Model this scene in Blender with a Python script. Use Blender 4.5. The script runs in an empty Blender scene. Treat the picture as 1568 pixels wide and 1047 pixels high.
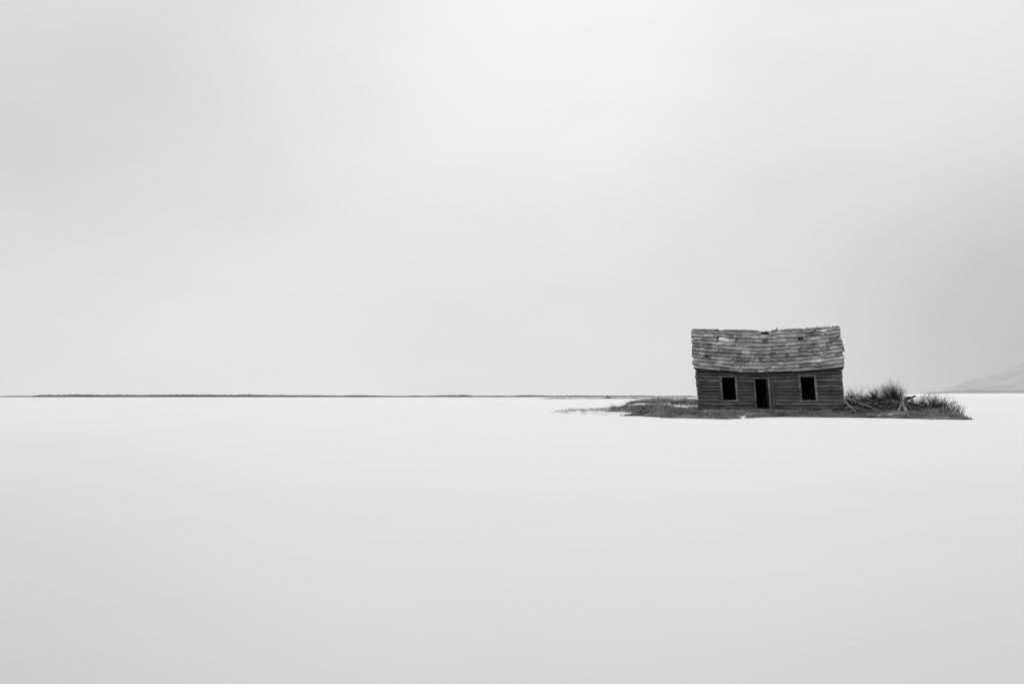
import bpy, math, random
from mathutils import Vector, noise, Matrix
R = random.Random(7)
sc = bpy.context.scene
F = 1524.0; CAMH = 1.22
COL = sc.collection
rad = math.radians

def clamp(a,l=0.0,h=1.0): return max(l,min(h,a))
def sst(a,b,x):
    t=clamp((x-a)/(b-a)); return t*t*(3-2*t)
def interp(tab,x):
    if x<=tab[0][0]: return tab[0][1]
    for (a,b),(c,d) in zip(tab,tab[1:]):
        if x<=c: return b+(d-b)*(x-a)/(c-a)
    return tab[-1][1]

# ------------------------------------------------------------ materials
class NT:
    def __init__(s,nt): s.nt=nt; s.nt.nodes.clear()
    def n(s,t,**k):
        nd=s.nt.nodes.new(t)
        for a,b in k.items(): setattr(nd,a,b)
        return nd
    def l(s,a,b): s.nt.links.new(a,b)
    def val(s,inp,v):
        if isinstance(v,(int,float,tuple)): inp.default_value=v
        else: s.l(v,inp)
    def math(s,op,a,b=0.0,c=None,cl=False):
        nd=s.n('ShaderNodeMath',operation=op,use_clamp=cl)
        s.val(nd.inputs[0],a); s.val(nd.inputs[1],b)
        if c is not None: s.val(nd.inputs[2],c)
        return nd.outputs[0]
    def mr(s,v,a,b,c,d,typ='SMOOTHSTEP'):
        nd=s.n('ShaderNodeMapRange',interpolation_type=typ)
        s.val(nd.inputs[0],v)
        for i,x in enumerate((a,b,c,d)): nd.inputs[i+1].default_value=x
        return nd.outputs[0]
    def noise(s,vec,scale,detail=4,rough=.55,sx=(1,1,1),loc=(0,0,0)):
        m=s.n('ShaderNodeMapping'); s.l(vec,m.inputs[0])
        m.inputs['Scale'].default_value=sx; m.inputs['Location'].default_value=loc
        nd=s.n('ShaderNodeTexNoise'); s.l(m.outputs[0],nd.inputs['Vector'])
        nd.inputs['Scale'].default_value=scale; nd.inputs['Detail'].default_value=detail
        nd.inputs['Roughness'].default_value=rough
        return nd.outputs[0]
    def mix(s,f,a,b):
        nd=s.n('ShaderNodeMix',data_type='FLOAT')
        s.val(nd.inputs[0],f); s.val(nd.inputs[2],a); s.val(nd.inputs[3],b)
        return nd.outputs[0]

def newmat(name):
    m=bpy.data.materials.new(name); m.use_nodes=True
    t=NT(m.node_tree)
    out=t.n('ShaderNodeOutputMaterial'); p=t.n('ShaderNodeBsdfPrincipled')
    t.l(p.outputs[0],out.inputs[0]); p.inputs['Roughness'].default_value=.9
    p.inputs['Specular IOR Level'].default_value=.15
    return m,t,p
def setcol(t,p,v):
    c=t.n('ShaderNodeCombineColor')
    for i in range(3): t.l(v,c.inputs[i])
    t.l(c.outputs[0],p.inputs['Base Color'])
def bump(t,p,h,st,dist):
    b=t.n('ShaderNodeBump'); b.inputs['Strength'].default_value=st; b.inputs['Distance'].default_value=dist
    t.l(h,b.inputs['Height']); t.l(b.outputs[0],p.inputs['Normal'])

def wood_mat(name,lo,hi,stretch=(.6,5,22),spotty=.4):
    m,t,p=newmat(name)
    co=t.n('ShaderNodeTexCoord').outputs['Object']
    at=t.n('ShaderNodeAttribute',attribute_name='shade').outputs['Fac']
    g=t.noise(co,1.3,8,.7,stretch)
    b=t.noise(co,1.1,5,.6,(1,1,1.6))
    v=t.mr(g,.33,.68,lo,hi,'LINEAR')
    v=t.math('MULTIPLY',v,t.mr(b,.3,.7,1-spotty,1+spotty,'LINEAR'))
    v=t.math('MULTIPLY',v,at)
    v=t.math('MINIMUM',v,.8)
    setcol(t,p,v); bump(t,p,g,.5,.02)
    return m
M_wall=wood_mat('weathered_siding',.04,.18)
M_roof=wood_mat('weathered_shingles',.09,.42,(1.6,7,8),.40)
M_trim=wood_mat('trim_wood',.08,.24,(1,1,1))
M_drift=wood_mat('driftwood',.05,.22,(1.5,1.5,1.5))
M_twig=wood_mat('twigs',.03,.10,(1,1,1))
M_grass=wood_mat('dead_grass',.07,.40,(.6,.6,.6),.6)
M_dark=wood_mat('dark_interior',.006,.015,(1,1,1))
M_deck=wood_mat('dark_deck',.02,.05,(1,1,1))

def snow_mat():
    m,t,p=newmat('snow_cover')
    co=t.n('ShaderNodeTexCoord').outputs['Object']
    sp=t.n('ShaderNodeSeparateXYZ'); t.l(co,sp.inputs[0])
    X,Y=sp.outputs[0],sp.outputs[1]
    n1=t.noise(co,.09,4,.5,(1,.5,1))
    n2=t.noise(co,.6,5,.6,(.6,1.3,1))
    # light falloff painted into the snow colour: darker near the viewpoint and sides
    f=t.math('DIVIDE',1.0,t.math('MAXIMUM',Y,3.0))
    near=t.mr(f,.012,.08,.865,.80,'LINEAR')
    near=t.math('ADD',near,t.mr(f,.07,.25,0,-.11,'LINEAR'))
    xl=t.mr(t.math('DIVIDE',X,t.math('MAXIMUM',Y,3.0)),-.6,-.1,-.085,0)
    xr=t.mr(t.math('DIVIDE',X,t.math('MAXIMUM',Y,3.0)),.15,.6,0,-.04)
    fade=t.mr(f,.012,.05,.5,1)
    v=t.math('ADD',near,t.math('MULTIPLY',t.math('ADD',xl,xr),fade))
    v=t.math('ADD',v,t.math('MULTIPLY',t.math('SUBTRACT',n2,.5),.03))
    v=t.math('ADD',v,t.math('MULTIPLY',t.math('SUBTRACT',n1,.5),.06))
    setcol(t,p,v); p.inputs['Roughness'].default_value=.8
    bump(t,p,n2,.15,.03)
    return m
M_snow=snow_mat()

def isl_mat():
    m,t,p=newmat('frozen_soil_and_snow')
    co=t.n('ShaderNodeTexCoord').outputs['Object']
    s=t.n('ShaderNodeAttribute',attribute_name='snow').outputs['Fac']
    n=t.noise(co,2.2,8,.7)
    n2=t.noise(co,.7,5,.6,loc=(7,3,0))
    k=t.math('ADD',s,t.math('MULTIPLY',t.math('SUBTRACT',n,.5),1.1))
    k=t.mr(k,.45,.6,0,1)
    soil=t.mr(n2,.35,.7,.04,.18,'LINEAR'); soil=t.math('MULTIPLY',soil,t.mr(n,.3,.7,.5,1.6,'LINEAR'))
    setcol(t,p,t.mix(k,soil,.86)); bump(t,p,n,.8,.06)
    return m
M_isl=isl_mat()
def plain(name,lo,hi,scale):
    m,t,p=newmat(name); co=t.n('ShaderNodeTexCoord').outputs['Object']
    setcol(t,p,t.mr(t.noise(co,scale,7,.65),.35,.65,lo,hi,'LINEAR')); return m
M_far=plain('distant_scrub',.06,.18,.02)
M_farR=plain('distant_tree_band',.34,.44,.01)
M_mtn=plain('hazy_snow_mountain',.46,.60,.0018)  # aerial haze put into the base colour as pale grey
M_bank=plain('snow_bank',.86,.9,.01)

# ------------------------------------------------------------ mesh builder
class MB:
    def __init__(s): s.v=[];s.f=[];s.sh=[]
    def face(s,idx,sh): s.f.append(idx); s.sh.append(sh)
    def hexa(s,P,sh,shf=None):
        b=len(s.v); s.v+= [tuple(p) for p in P]
        for k,q in enumerate([(0,3,2,1),(4,5,6,7),(0,1,5,4),(1,2,6,5),(2,3,7,6),(3,0,4,7)]):
            s.face(tuple(b+i for i in q), (shf[k] if shf else sh))
    def beam(s,a,b,w,h,sh,tap=1.0,roll=0):
        a=Vector(a);b=Vector(b);d=(b-a).normalized()
        up=Vector((0,0,1)) if abs(d.z)<.95 else Vector((1,0,0))
        x=d.cross(up).normalized(); y=x.cross(d)
        q=Matrix.Rotation(roll,3,d); x=q@x;y=q@y
        P=[]
        for c,k in ((a,1),(b,tap)):
            for sx,sy in ((-1,-1),(1,-1),(1,1),(-1,1)):
                P.append(c+x*sx*w*k/2+y*sy*h*k/2)
        s.hexa(P,sh)
    def tube(s,a,b,r0,r1,sh,n=3):
        a=Vector(a);b=Vector(b);d=(b-a)
        if d.length<1e-5: return
        d.normalize()
        up=Vector((0,0,1)) if abs(d.z)<.9 else Vector((1,0,0))
        x=d.cross(up).normalized(); y=x.cross(d); i0=len(s.v)
        for c,r in ((a,r0),(b,r1)):
            for k in range(n):
                an=2*math.pi*k/n; s.v.append(tuple(c+x*math.cos(an)*r+y*math.sin(an)*r))
        for k in range(n):
            s.face((i0+k,i0+(k+1)%n,i0+n+(k+1)%n,i0+n+k),sh)
        if n>3: s.face(tuple(i0+n+k for k in range(n)),sh); s.face(tuple(i0+n-1-k for k in range(n)),sh)
    def make(s,name,mat,parent=None,smooth=False):
        me=bpy.data.meshes.new(name); me.from_pydata(s.v,[],s.f); 
        at=me.attributes.new('shade','FLOAT','FACE'); at.data.foreach_set('value',s.sh)
        if smooth: me.polygons.foreach_set('use_smooth',[True]*len(s.f))
        me.materials.append(mat); me.update()
        o=bpy.data.objects.new(name,me); COL.objects.link(o)
        if parent: o.parent=parent
        return o

# ------------------------------------------------------------ ground
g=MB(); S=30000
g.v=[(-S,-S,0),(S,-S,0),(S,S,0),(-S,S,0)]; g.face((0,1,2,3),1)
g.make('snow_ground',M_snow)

# island
poly=[(3.2,71.5),(4.0,66),(4.9,63),(7.0,61),(9.2,54.7),(11.2,52.4),(12.4,55.3),(15.6,57),(19.0,57),(20.2,54.7),
      (21.4,52.6),(22.9,50.4),(24.1,53.2),(26.2,58.2),(27.8,62),(28.8,66),(29.4,72),(26,80),(20,86),(14,88),(9.3,85),(5.6,80)]
def sdist(x,y):
    ins=False; dm=1e9
    n=len(poly)
    for i in range(n):
        x1,y1=poly[i];x2,y2=poly[(i+1)%n]
        if (y1>y)!=(y2>y) and x<(x2-x1)*(y-y1)/(y2-y1)+x1: ins=not ins
        dx,dy=x2-x1,y2-y1
        t=clamp(((x-x1)*dx+(y-y1)*dy)/(dx*dx+dy*dy))
        dm=min(dm,math.hypot(x-x1-t*dx,y-y1-t*dy))
    return dm if ins else -dm
TH=rad(14.5); P0=Vector((15.55,60.0,.34))
def local(x,y):
    dx,dy=x-P0.x,y-P0.y
    return dx*math.cos(TH)-dy*math.sin(TH), dx*math.sin(TH)+dy*math.cos(TH)
def fbm(x,y,s,o=0): return noise.fractal(Vector((x*s,y*s,o)),1.0,2.0,5)
def leftness(x,y): return sst(-.6,1.0,(.118*y-x)+fbm(x,y,.5,3)*1.6)
def height(x,y):
    d=sdist(x,y)+fbm(x,y,.35,9)*1.1*sst(26,22,x)+fbm(x,y,1.3,2)*.35
    if d<-.3: return -.15
    L=leftness(x,y)
    H=.33+.40*sst(62,72,y)*(1-L)+.12*sst(21,24,x)*sst(56,60,y)
    H=H*(1-.45*L)
    z=-.12+ .17*sst(-.3,.15,d) + H*(1-math.exp(-max(d,0)/1.6))*.92
    z+= (fbm(x,y,.8,1)*.09+fbm(x,y,2.5,5)*.035)*sst(0,1,d)
    u,v=local(x,y)
    k=sst(1.6,.2,max(abs(u)-4.4,-v,v-5.2,0))
    return z*(1-k)+.33*k
hx0,hx1,hy0,hy1,st=1.5,32,48.5,90,.2
nx=int((hx1-hx0)/st)+1; ny=int((hy1-hy0)/st)+1
HG=[[height(hx0+i*st,hy0+j*st) for i in range(nx)] for j in range(ny)]
def hz(x,y):
    fx=clamp((x-hx0)/st,0,nx-2); fy=clamp((y-hy0)/st,0,ny-2); i=int(fx);j=int(fy);a=fx-i;b=fy-j
    return (HG[j][i]*(1-a)+HG[j][i+1]*a)*(1-b)+(HG[j+1][i]*(1-a)+HG[j+1][i+1]*a)*b
def snowy(x,y):
    s=leftness(x,y)*.74
    s=max(s,.66*sst(.0,.35,fbm(x,y,.22,20))*sst(62,67,y))
    s=max(s,.6*sst(26.6,28.2,x))
    s=max(s,.56*sst(.05,.4,fbm(x,y,.6,26))*sst(59.5,54,y))
    return s
me=bpy.data.meshes.new('island_ground')
vs=[(hx0+i*st,hy0+j*st,HG[j][i]) for j in range(ny) for i in range(nx)]
fs=[]
for j in range(ny-1):
    for i in range(nx-1):
        if max(HG[j][i],HG[j][i+1],HG[j+1][i],HG[j+1][i+1])>-.13:
            a=j*nx+i; fs.append((a,a+1,a+nx+1,a+nx))
me.from_pydata(vs,[],fs)
at=me.attributes.new('snow','FLOAT','POINT'); at.data.foreach_set('value',[snowy(v[0],v[1]) for v in vs])
me.polygons.foreach_set('use_smooth',[True]*len(fs)); me.materials.append(M_isl); me.update()
isl=bpy.data.objects.new('island_ground',me); COL.objects.link(isl)

# grass
gr=MB(); cnt=0
def blade(x,y,z,h,w,sh,lean):
    an=R.uniform(0,math.pi); dx,dy=math.cos(an)*w/2,math.sin(an)*w/2
    la=R.uniform(0,6.283); l=h*lean
    b=len(gr.v)
    gr.v.extend([(x-dx,y-dy,z-.03),(x+dx,y+dy,z-.03),(x+math.cos(la)*l,y+math.sin(la)*l,z+h)])
    gr.face((b,b+1,b+2),sh)
while cnt<21000:
    x=R.uniform(2.5,31);y=R.uniform(49.5,88)
    z=hz(x,y)
    if z<.0: continue
    u,v=local(x,y)
    if abs(u)<4.3 and 0<v<5.1: continue
    if y>78 and R.random()<.6: continue
    dn=fbm(x,y,.5,40)
    L=leftness(x,y)
    if R.random()<L*.80 or dn<-.1 and R.random()<.85: continue
    if snowy(x,y)>.45 and L<.4 and R.random()<.7: continue
    hh=R.uniform(.04,.12)*(1+1.2*sst(.0,.5,dn))
    if y>64: hh*=1.7
    if x>24: hh*=1.35
    if L>.4: hh*=.7
    if abs(u)<4.8 and -0.6<v<0: hh=R.uniform(.06,.22)
    base=R.uniform(.45,1.5)*(1+.5*fbm(x,y,1.1,60))
    for k in range(4):
        blade(x+R.gauss(0,.07),y+R.gauss(0,.07),z,hh*R.uniform(.6,1.3),R.uniform(.015,.035),max(.2,base)*R.uniform(.7,1.4),R.uniform(.2,1.4))
    cnt+=1
gr.make('dead_grass',M_grass)

# ------------------------------------------------------------ bushes
def bush(px,top,wpx,y,n=60,name='dead_bush',lev=3,thick=1.0,sh=1.0,ground=None):
    m=MB(); x=(px-784)/F*y; z=hz(x,y) ; ztop=CAMH+(606-top)/F*y
    Hh=ztop-z; W=wpx/F*y/2
    def rec(p,d,l,r,k):
        segs=2
        for s_ in range(segs):
            q=p+d*l/segs
            m.tube(p,q,r,r*.75,sh*R.uniform(.6,1.5)); p=q; r*=.75
            d=(d+Vector((R.gauss(0,.16),R.gauss(0,.16),R.gauss(.03,.12)))).normalized()
            if k>0:
                for _ in range(R.choice((1,2,2,3))):
                    dd=(d+Vector((R.gauss(0,.45),R.gauss(0,.45),R.gauss(.05,.3)))).normalized()
                    rec(p,dd,l*R.uniform(.45,.7),r*.7,k-1)
    for i in range(n):
        a=R.uniform(0,6.283); t=math.sqrt(R.random())
        tgt=Vector((math.cos(a)*t*W,math.sin(a)*t*W,Hh*(math.sqrt(max(0,1-.75*t*t)))*R.uniform(.6,1.0)))
        b0=Vector((math.cos(a)*t*W*.35,math.sin(a)*t*W*.35,-.05))
        d=(tgt-b0); rec(b0,d.normalized(),d.length*.62,R.uniform(.009,.018)*thick,lev-1)
    o=m.make(name,M_twig); o.location=(x,y,z); return o
bush(1365,583,44,64,140,lev=4,thick=.75)
bush(1424,598,54,61,100,lev=3)
bush(1311,587,36,66,34)
bush(1338,589,34,66.5,38)
bush(1449,606,48,60,50)
bush(1396,604,34,64,34)
bush(1468,616,24,60,18)
bush(1322,600,54,66,60)
bush(1300,594,22,66,24)
bush(984,608,30,76,10); bush(1010,609,34,77,12); bush(1047,607,30,74,12)
bush(965,612,26,72,8)

# ------------------------------------------------------------ driftwood
dr=MB()
def gp(px,py,y): 
    return Vector(((px-784)/F*y,y,CAMH-(py-606)/F*y))
for i in range(130):
    px=R.triangular(1292,1430,1345); y=R.uniform(57.5,62); x=(px-784)/F*y
    z=hz(x,y); pile=sst(1292,1310,px)*sst(1425,1370,px)
    zz=z+.03+R.random()*.46*pile
    L=R.uniform(.4,2.2); a=R.gauss(0,.7) ; el=R.gauss(0,.2)
    d=Vector((math.cos(a)*math.cos(el),math.sin(a)*math.cos(el),math.sin(el)))*L/2
    c=Vector((x,y,zz+abs(d.z)*.6))
    s_=R.choice((.15,.25,.35,.5,.7,1.1,1.7))
    if R.random()<.5: dr.beam(c-d,c+d,R.uniform(.06,.15),R.uniform(.03,.05),s_,roll=R.uniform(-.6,.6))
    else: dr.tube(c-d,c+d,R.uniform(.03,.065),R.uniform(.015,.04),s_,6)
dr.tube(gp(1294,609,57.9),gp(1348,629,56.9),.055,.035,1.3,6)
dr.tube(gp(1291,613,57.8),gp(1310,632,56.9),.055,.04,1.2,6)
dr.beam(gp(1300,622,57.4),gp(1352,632,56.8),.11,.05,1.5)
dr.beam(gp(1310,612,58.2),gp(1372,626,57.4),.09,.05,.9)
dr.beam(gp(1372,634,56.0),gp(1384,607,57.0),.10,.05,1.6,tap=.8)
dr.beam(gp(1388,633,56.0),gp(1380,616,56.6),.2,.05,1.3)
dr.tube(gp(1396,632,56.2),gp(1384,612,56.9),.04,.03,.8,6)
dr.tube(gp(1350,628,57.2),gp(1390,607,58.2),.045,.025,.6,6)
dr.tube(gp(1330,616,58),gp(1358,603,58.6),.04,.02,.6,6)
dr.make('driftwood_pile',M_drift)
# ------------------------------------------------------------ house
house=bpy.data.objects.new('abandoned_log_cabin',None); COL.objects.link(house)
house.location=P0; house.rotation_euler=(0,0,-TH)
LEAN=-.062
def U(px,sc=26.2): return (px-1179)/sc
def V3(u,v,w): return (u+LEAN*w,v,w)
HW=4.24; D=5.0; 
eave_px=[(1060,563.5),(1080,566),(1100,567.5),(1120,569),(1140,571),(1160,571),(1190,570),(1220,569.5),(1250,567.5),(1275,565),(1291,563)]
ridge_px=[(1058,503.2),(1080,503.8),(1110,505),(1140,506),(1160,507.3),(1172,508.6),(1182,507.5),(1200,506),(1225,505.3),(1250,504),(1285,502)]
EV=-.42; RV=D/2
def eave_w(t):
    px=1175.5+t*115.5; return CAMH+(606-interp(eave_px,px))/F*59.6-P0.z
def ridge_w(t):
    px=1171.5+t*113.5; return CAMH+(606-interp(ridge_px,px))/F*62.6-P0.z
def rp(t,s,off=0,back=False):
    hw=4.40+.13*s; u0=.02*(1-s)+.02
    w=eave_w(t)*(1-s)+ridge_w(t)*s-.10*math.sin(math.pi*s)*(1-abs(t)**3)*.8
    v=EV+(RV-EV)*s
    if back: v=D-v
    nv,nw=(-.66,.75)
    if back: nv=.66
    v+=nv*off; w+=nw*off
    return V3(t*hw+u0, v, w)
def wtop(u):
    t=clamp(u/4.4,-1,1); s=(0-EV)/(RV-EV)
    return eave_w(t)*(1-s)+ridge_w(t)*s-.10
def wpy(py): return CAMH+(606-py)/F*60-P0.z
ops=[]
for a,b,t,bt in ((1105,1125.5,577.5,612.5),(1157,1176.5,580,628.5),(1226,1246.5,577,612.5)):
    w0=wpy(bt); w1=wpy(t); wm=(w0+w1)/2
    ops.append((U(a)-LEAN*wm,U(b)-LEAN*wm,w0,w1))
ops[1]=(ops[1][0],ops[1][1],-.1,ops[1][3])
wl=MB()
rows=[]; w=-.12
while w<3.0:
    h=R.uniform(.17,.24); rows.append((w,w+h)); w+=h
def sag(u): return -.10*math.cos(u/HW*math.pi/2)**2
def log(u0,u1,w0,w1,vf,vb,sh,axis='u',edge=False):
    n=max(1,int((u1-u0)/.6)); 
    prof=[(vf+.03,w0+.008),(vf,w0+.03),(vf,w1-.03),(vf+.03,w1-.008),(vb,w1-.008),(vb,w0+.008)]
    b=len(wl.v)
    for i in range(n+1):
        u=u0+(u1-u0)*i/n; jj=R.uniform(-.012,.012); j2=R.uniform(-.010,.010)
        for (v,ww) in prof:
            if axis=='u':
                k=sst(.4,2.6,ww)*sag(u)
                wl.v.append(V3(u,v+jj,min(ww+k+j2, wtop(u)+.02)))
            else: 
                wl.v.append(V3(v+jj*.5,u,ww+j2))
    m=6
    for i in range(n):
        shk=sh*R.uniform(.88,1.12)
        for k in range(m):
            a=b+i*m+k; c=b+i*m+(k+1)%m
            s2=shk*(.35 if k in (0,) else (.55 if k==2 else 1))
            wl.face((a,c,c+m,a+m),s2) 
    wl.face(tuple(b+k for k in range(m))[::-1],sh); wl.face(tuple(b+n*m+k for k in range(m)),sh)
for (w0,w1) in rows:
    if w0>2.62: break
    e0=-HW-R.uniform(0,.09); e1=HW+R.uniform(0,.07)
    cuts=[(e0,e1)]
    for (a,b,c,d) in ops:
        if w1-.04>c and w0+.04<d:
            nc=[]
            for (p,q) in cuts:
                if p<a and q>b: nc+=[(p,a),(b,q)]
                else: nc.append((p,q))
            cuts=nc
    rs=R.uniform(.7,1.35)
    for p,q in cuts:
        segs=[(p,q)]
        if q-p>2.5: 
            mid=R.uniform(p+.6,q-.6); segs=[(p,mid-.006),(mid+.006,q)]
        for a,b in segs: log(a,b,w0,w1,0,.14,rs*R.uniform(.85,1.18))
for side in (-1,1):
    for (w0,w1) in [(r0,r0+.25) for r0 in [ -.12+.25*i for i in range(21)]]:
        hwid=D/2
        if w0>2.3:
            hwid=(D/2+.42)*(1-(w1-2.55)/(5.0-2.55))-.12
        if hwid<.15 or w1>4.85: continue
        v0=D/2-min(hwid,D/2-.16); v1=D/2+min(hwid,D/2-.16)
        lat0=side*(HW-.02); lat1=side*(HW-.16)
        log(v0,v1,w0,w1,lat0 if side<0 else lat1,lat1 if side<0 else lat0,R.uniform(.6,1.3),axis='v')
for (w0,w1) in rows:
    if w0<2.4: log(-HW,HW,w0,min(w1,2.5),D-.14,D,R.uniform(.6,1.3))
wl.make('log_walls',M_wall,house)
il=MB()
def quad(P,mb=il,sh=1): 
    b=len(mb.v); mb.v+=[V3(*p) for p in P]; mb.face((b,b+1,b+2,b+3),sh)
a=HW-.2
us=[-a]+[x for o in ops for x in (o[0],o[1])]+[a]
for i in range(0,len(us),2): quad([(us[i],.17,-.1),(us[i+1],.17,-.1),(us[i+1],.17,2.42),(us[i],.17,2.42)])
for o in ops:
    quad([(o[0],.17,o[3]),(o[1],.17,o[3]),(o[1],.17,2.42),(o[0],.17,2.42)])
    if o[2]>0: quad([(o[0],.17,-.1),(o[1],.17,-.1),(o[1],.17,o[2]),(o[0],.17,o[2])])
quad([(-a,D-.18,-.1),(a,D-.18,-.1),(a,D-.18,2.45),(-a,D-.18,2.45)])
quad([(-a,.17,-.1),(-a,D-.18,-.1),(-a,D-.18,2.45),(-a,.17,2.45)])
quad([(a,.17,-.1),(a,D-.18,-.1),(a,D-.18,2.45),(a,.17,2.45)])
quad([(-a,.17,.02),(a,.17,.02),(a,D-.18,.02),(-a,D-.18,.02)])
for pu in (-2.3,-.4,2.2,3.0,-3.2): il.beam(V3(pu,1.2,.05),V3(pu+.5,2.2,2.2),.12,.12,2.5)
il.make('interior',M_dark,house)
fr=MB()
def fb(u0,u1,w0,w1,sh,out=.05):
    P=[V3(u,v,ww) for ww in (w0,w1) for u,v in ((u0,-out),(u1,-out),(u1,.13),(u0,.13))]
    P=[tuple(c+R.uniform(-.008,.008) for c in p) for p in P]
    fr.hexa(P,sh)
for k,(a,b,c,d) in enumerate(ops):
    if k==1:
        fb(a-.13,a,c,d+.0,.75); fb(b,b+.10,c,d,1.15); fb(b+.12,b+.36,c+.3,d-.02,.5,.035)
        fb(a-.22,b+.42,d,d+.13,.8,.07); fb(a-.05,b+.05,.02,.09,.6,.1)
        fb(b-.10,b-.06,.1,d,.3,-.02)
    else:
        fb(a-.14,a,c,d,.8); fb(b,b+.12,c,d,1.1)
        fb(a-.17,b+.15,d,d+.14,.7,.065); fb(a-.16,b+.14,c-.08,c,1.15,.09)
fr.make('window_and_door_frames',M_trim,house)
dk=MB(); N=40
for back in (False,True):
    for i in range(N):
        for j in range(6):
            t0=-1+2*i/N;t1=-1+2*(i+1)/N;s0=j/6*.99;s1=(j+1)/6*.99
            P=[rp(t0*.985,s0,-.05,back),rp(t1*.985,s0,-.05,back),rp(t1*.985,s1,-.05,back),rp(t0*.985,s1,-.05,back)]
            b=len(dk.v); dk.v+=P; dk.face((b,b+1,b+2,b+3),1)
dk.make('roof_deck',M_deck,house)
rf=MB()
for i in range(13):
    t=-.97+1.94*i/12
    rf.beam(rp(t,0.01,-.10),rp(t,.97,-.10),.07,.1,.7)
    rf.beam(rp(t,0.01,-.10,True),rp(t,.97,-.10,True),.07,.1,.7)
rf.make('rafters',M_wall,house)
# shingle courses
sh_=MB(); NR=11
for back in (False,True):
    for r in range(NR):
        s0=r/NR; s1=(r+1.25)/NR
        rowsh=R.uniform(.82,1.18)
        t=-1-R.uniform(-.006,.02)
        tend=1+R.uniform(-.014,.02)
        blk=1.0
        while t<tend:
            w_=R.choice((R.uniform(.02,.05),R.uniform(.03,.09),R.uniform(.06,.22)))
            t2=min(t+w_,tend)
            if tend-t2<.012: t2=tend
            if R.random()<.12: blk=R.uniform(.8,1.2)
            miss=(R.random()<.03 and w_<.1)
            if r==NR-1 and not back and t2>-.05 and t<.05:
                if t<-.055: t2=-.05
                else: miss=True; t2=max(min(t2,.055),t+.01)
            if not miss:
                ns=max(1,int((t2-t)/.06)); 
                jv=R.gauss(0,.003); jw=R.gauss(0,.002)
                if R.random()<.05: jv+=R.uniform(-.02,.012)
                a1=min(s1,1.005); cut=.03 if R.random()<.04 else 0
                th=R.uniform(.032,.045); lift=R.uniform(.0,.01)
                s_=rowsh*blk*R.uniform(.72,1.28)
                x=R.random()
                if x<.03: s_*=1.6
                elif x<.10: s_*=.5
                if not back and .5<t<.68 and r in (2,3): s_*=1.45
                g_=.0008
                for q in range(ns):
                    ta=t+(t2-t)*q/ns+(g_ if q==0 else 0); tb=t+(t2-t)*(q+1)/ns-(g_ if q==ns-1 else 0)
                    a0=s0+cut+jv+jw*q/ns; a0b=s0+cut+jv+jw*(q+1)/ns
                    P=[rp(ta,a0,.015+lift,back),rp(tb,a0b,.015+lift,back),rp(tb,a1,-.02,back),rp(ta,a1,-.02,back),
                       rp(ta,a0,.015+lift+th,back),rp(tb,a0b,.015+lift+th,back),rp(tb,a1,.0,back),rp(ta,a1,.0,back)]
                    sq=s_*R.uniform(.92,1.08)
                    sh_.hexa(P,sq,[sq*.5,sq,sq*.10,sq*.6,sq,sq*.6])  # butt and edge faces coloured darker, painting shade lines between courses
            t=t2
for k in range(34):
    t=-.98+1.96*k/33
    if -.09<t<.03: continue
    if R.random()<.12: continue
    p=Vector(rp(t,1.0,.03)); q=Vector(rp(min(t+.062,1.0),1.0,.03))
    sh_.beam(p+Vector((0,-.05,-.02+R.uniform(-.01,.015))),q+Vector((0,-.05,-.02+R.uniform(-.01,.015))),.16,.03,R.uniform(.4,1.2),roll=.6)
for t,h in ((.165,.15),(.145,.08),(.18,.08),(.56,.04),(.62,.03),(.70,.06),(.80,.05),(.47,.03),(-.95,.03),(.02,.04),(.9,.03)):
    p=Vector(rp(t,1.0,0)); sh_.beam(p,p+Vector((R.uniform(-.04,.04),0,h+.05)),.10,.06,.25,tap=.6)
for k in range(26):
    t=R.uniform(-.9,.85); s_=R.uniform(.08,.9); L=R.uniform(.04,.16)
    sh_.beam(rp(t,s_,.06),rp(t+L,s_+R.gauss(0,.012),.06),.04,.02,R.uniform(.3,1.6),roll=.7)
for k in range(12):
    t=R.uniform(-.9,.9); s_=R.uniform(.08,.85)
    sh_.beam(rp(t,s_,.065),rp(t+R.gauss(0,.006),s_+R.uniform(.04,.08),.06),.05,.02,R.uniform(1.3,1.9))
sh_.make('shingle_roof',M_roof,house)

# ------------------------------------------------------------ distant shore, banks, hills
def ribbon(name,mat,Dd,hfun,px0,px1,step,depth,jag=.5):
    m=MB(); n=int((px1-px0)/step)
    for i in range(n+1):
        px=px0+i*step; h=hfun(px)
        h=h*(1+jag*(R.random()-.5)) if h>0 else -.2
        x=(px-784)/F
        dd=Dd+40*noise.noise(Vector((px*.01,3,0)))
        for y,z in ((dd,-.2),(dd+depth*.5,h),(dd+depth,-.2)): m.v.append((x*y,y,z))
        if i:
            b=(i-1)*3
            m.face((b,b+3,b+4,b+1),1); m.face((b+1,b+4,b+5,b+2),1)
    return m.make(name,mat)
tabL=[(-900,1.2),(0,1.0),(40,1.3),(60,2.2),(130,2.5),(200,2.3),(300,2.5),(380,2.4),(430,2.1),(470,1.8),(560,1.8),(600,1.4),(660,1.5),(680,2.0),(712,2.0),(725,1.3),(780,1.5),(800,1.9),(850,1.5),(900,1.6),(1000,1.4),(1100,1.0),(1300,1.0),(1450,0),(3000,0)]
ribbon('distant_shore_scrub',M_far,1000,lambda p:interp(tabL,p)*(1+.25*noise.noise(Vector((p*.03,0,0)))),-900,1440,1.2,25,.25)
ribbon('distant_reed_line',M_far,420,lambda p:(.35+.6*max(0,noise.noise(Vector((p*.05,8,0)))))*sst(820,850,p)*sst(1080,1040,p),815,1085,1.0,8,.8)
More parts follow.
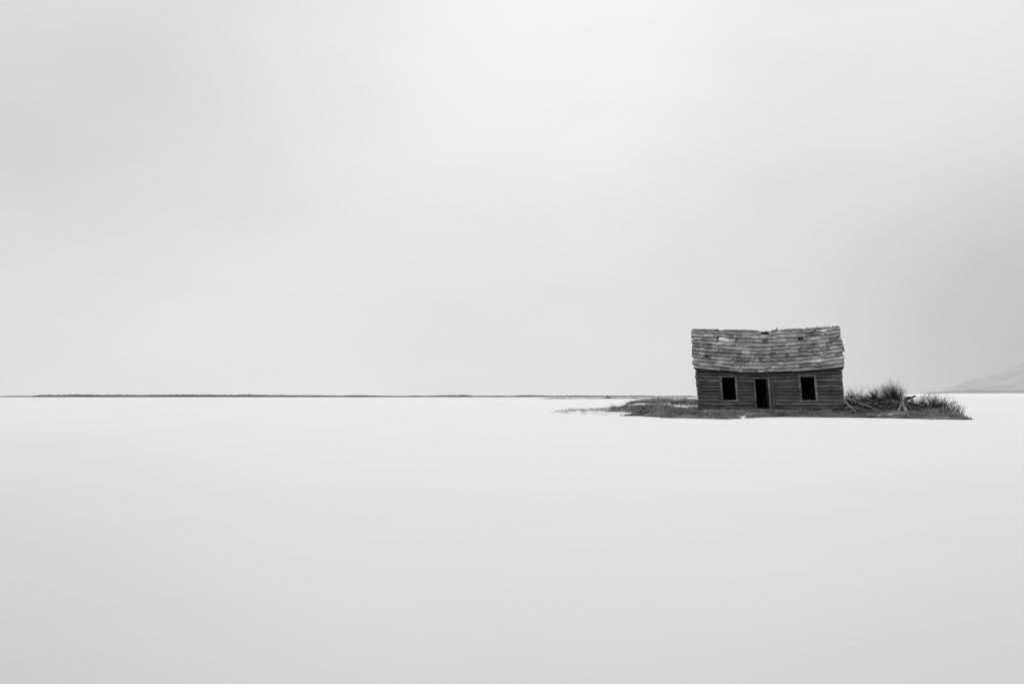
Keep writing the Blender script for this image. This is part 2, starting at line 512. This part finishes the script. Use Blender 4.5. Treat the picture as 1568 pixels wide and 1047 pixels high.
ribbon('distant_snow_bank',M_bank,1450,lambda p:1.22+1.9*(.6+.5*noise.noise(Vector((p*.006,0,0))))*sst(300,500,p)*sst(1100,1000,p)+4.2*sst(1280,1480,p),-900,2600,6,160,.05)
ribbon('distant_tree_band',M_farR,2100,lambda p:1+(9.5*sst(1380,1470,p)+2.0*sst(1250,1350,p))*(1+.15*noise.noise(Vector((p*.05,5,0)))),1200,2800,1.5,60,.12)

mm=MB(); nxx=220; nyy=26; Dm=12000
for j in range(nyy):
    for i in range(nxx):
        px=1330+i*8; y=Dm+j*160; x=(px-784)/F*y
        env=sst(1370,1600,px)*.95; k=math.sin(math.pi*min(1,j/(nyy-1)))
        h=env*(430+240*noise.fractal(Vector((x*.0006,y*.0006,0)),1,2,6))*k+ env*90*noise.fractal(Vector((x*.003,y*.003,2)),1,2,5)*k
        mm.v.append((x,y,h-5))
for j in range(nyy-1):
    for i in range(nxx-1):
        b=j*nxx+i; mm.face((b,b+1,b+nxx+1,b+nxx),1)
mm.make('distant_mountains',M_mtn,smooth=True)

# ------------------------------------------------------------ world
w=bpy.data.worlds.new('World'); sc.world=w; w.use_nodes=True
t=NT(w.node_tree)
out=t.n('ShaderNodeOutputWorld'); bg=t.n('ShaderNodeBackground'); t.l(bg.outputs[0],out.inputs[0])
sky=t.n('ShaderNodeTexSky',sky_type='NISHITA'); sky.sun_disc=False
sky.sun_elevation=rad(66); sky.sun_rotation=rad(0); sky.air_density=1; sky.dust_density=4
bw=t.n('ShaderNodeRGBToBW'); t.l(sky.outputs[0],bw.inputs[0])
nis=t.math('MINIMUM',t.math('MULTIPLY',bw.outputs[0],.1),1.2)
co=t.n('ShaderNodeTexCoord').outputs['Generated']
def blob(c,r,amp):
    c=Vector(c).normalized()
    d=t.n('ShaderNodeVectorMath',operation='DISTANCE'); t.l(co,d.inputs[0]); d.inputs[1].default_value=c
    return t.mr(d.outputs['Value'],0,r,amp,0)
def dirpx(px,py): return ((px-784)/F,1,(606-py)/F)
v=t.math('ADD',.775,0.0)
sp=t.n('ShaderNodeSeparateXYZ'); t.l(co,sp.inputs[0])
for a in (t.mr(sp.outputs[2],.36,.8,0,.10),
          blob(dirpx(860,-120),.42,.16), blob(dirpx(60,150),.34,-.08), blob(dirpx(1640,480),.26,-.20),
          blob(dirpx(1230,380),.22,-.04), blob(dirpx(1550,30),.25,.06), blob(dirpx(1450,560),.16,-.04),
          blob(dirpx(500,600),.4,.04),
          t.math('MULTIPLY',t.math('SUBTRACT',t.noise(co,2.6,5,.5,(1,1,2.6)),.5),.13),
          t.math('MULTIPLY',t.math('SUBTRACT',t.noise(co,7,6,.55,(1,1,2.2),(3,1,2)),.5),.05)):
    v=t.math('ADD',v,a)
v=t.mix(.06,v,nis)
cc=t.n('ShaderNodeCombineColor')
for i in range(3): t.l(v,cc.inputs[i])
t.l(cc.outputs[0],bg.inputs[0]); bg.inputs[1].default_value=1.0

L=bpy.data.lights.new('sun','SUN'); L.energy=.5; L.angle=rad(25); L.color=(1,1,1)
lo=bpy.data.objects.new('sun',L); COL.objects.link(lo); lo.rotation_euler=(rad(-24),0,0)

cam=bpy.data.cameras.new('camera'); cam.lens=35; cam.sensor_width=36; cam.clip_end=60000; cam.clip_start=.1
c=bpy.data.objects.new('camera',cam); COL.objects.link(c); c.location=(0,0,CAMH)
c.rotation_euler=(rad(90)+math.atan(82.5/F),0,0); sc.camera=c
sc.view_settings.view_transform='Standard'; sc.view_settings.look='None'; sc.view_settings.exposure=0
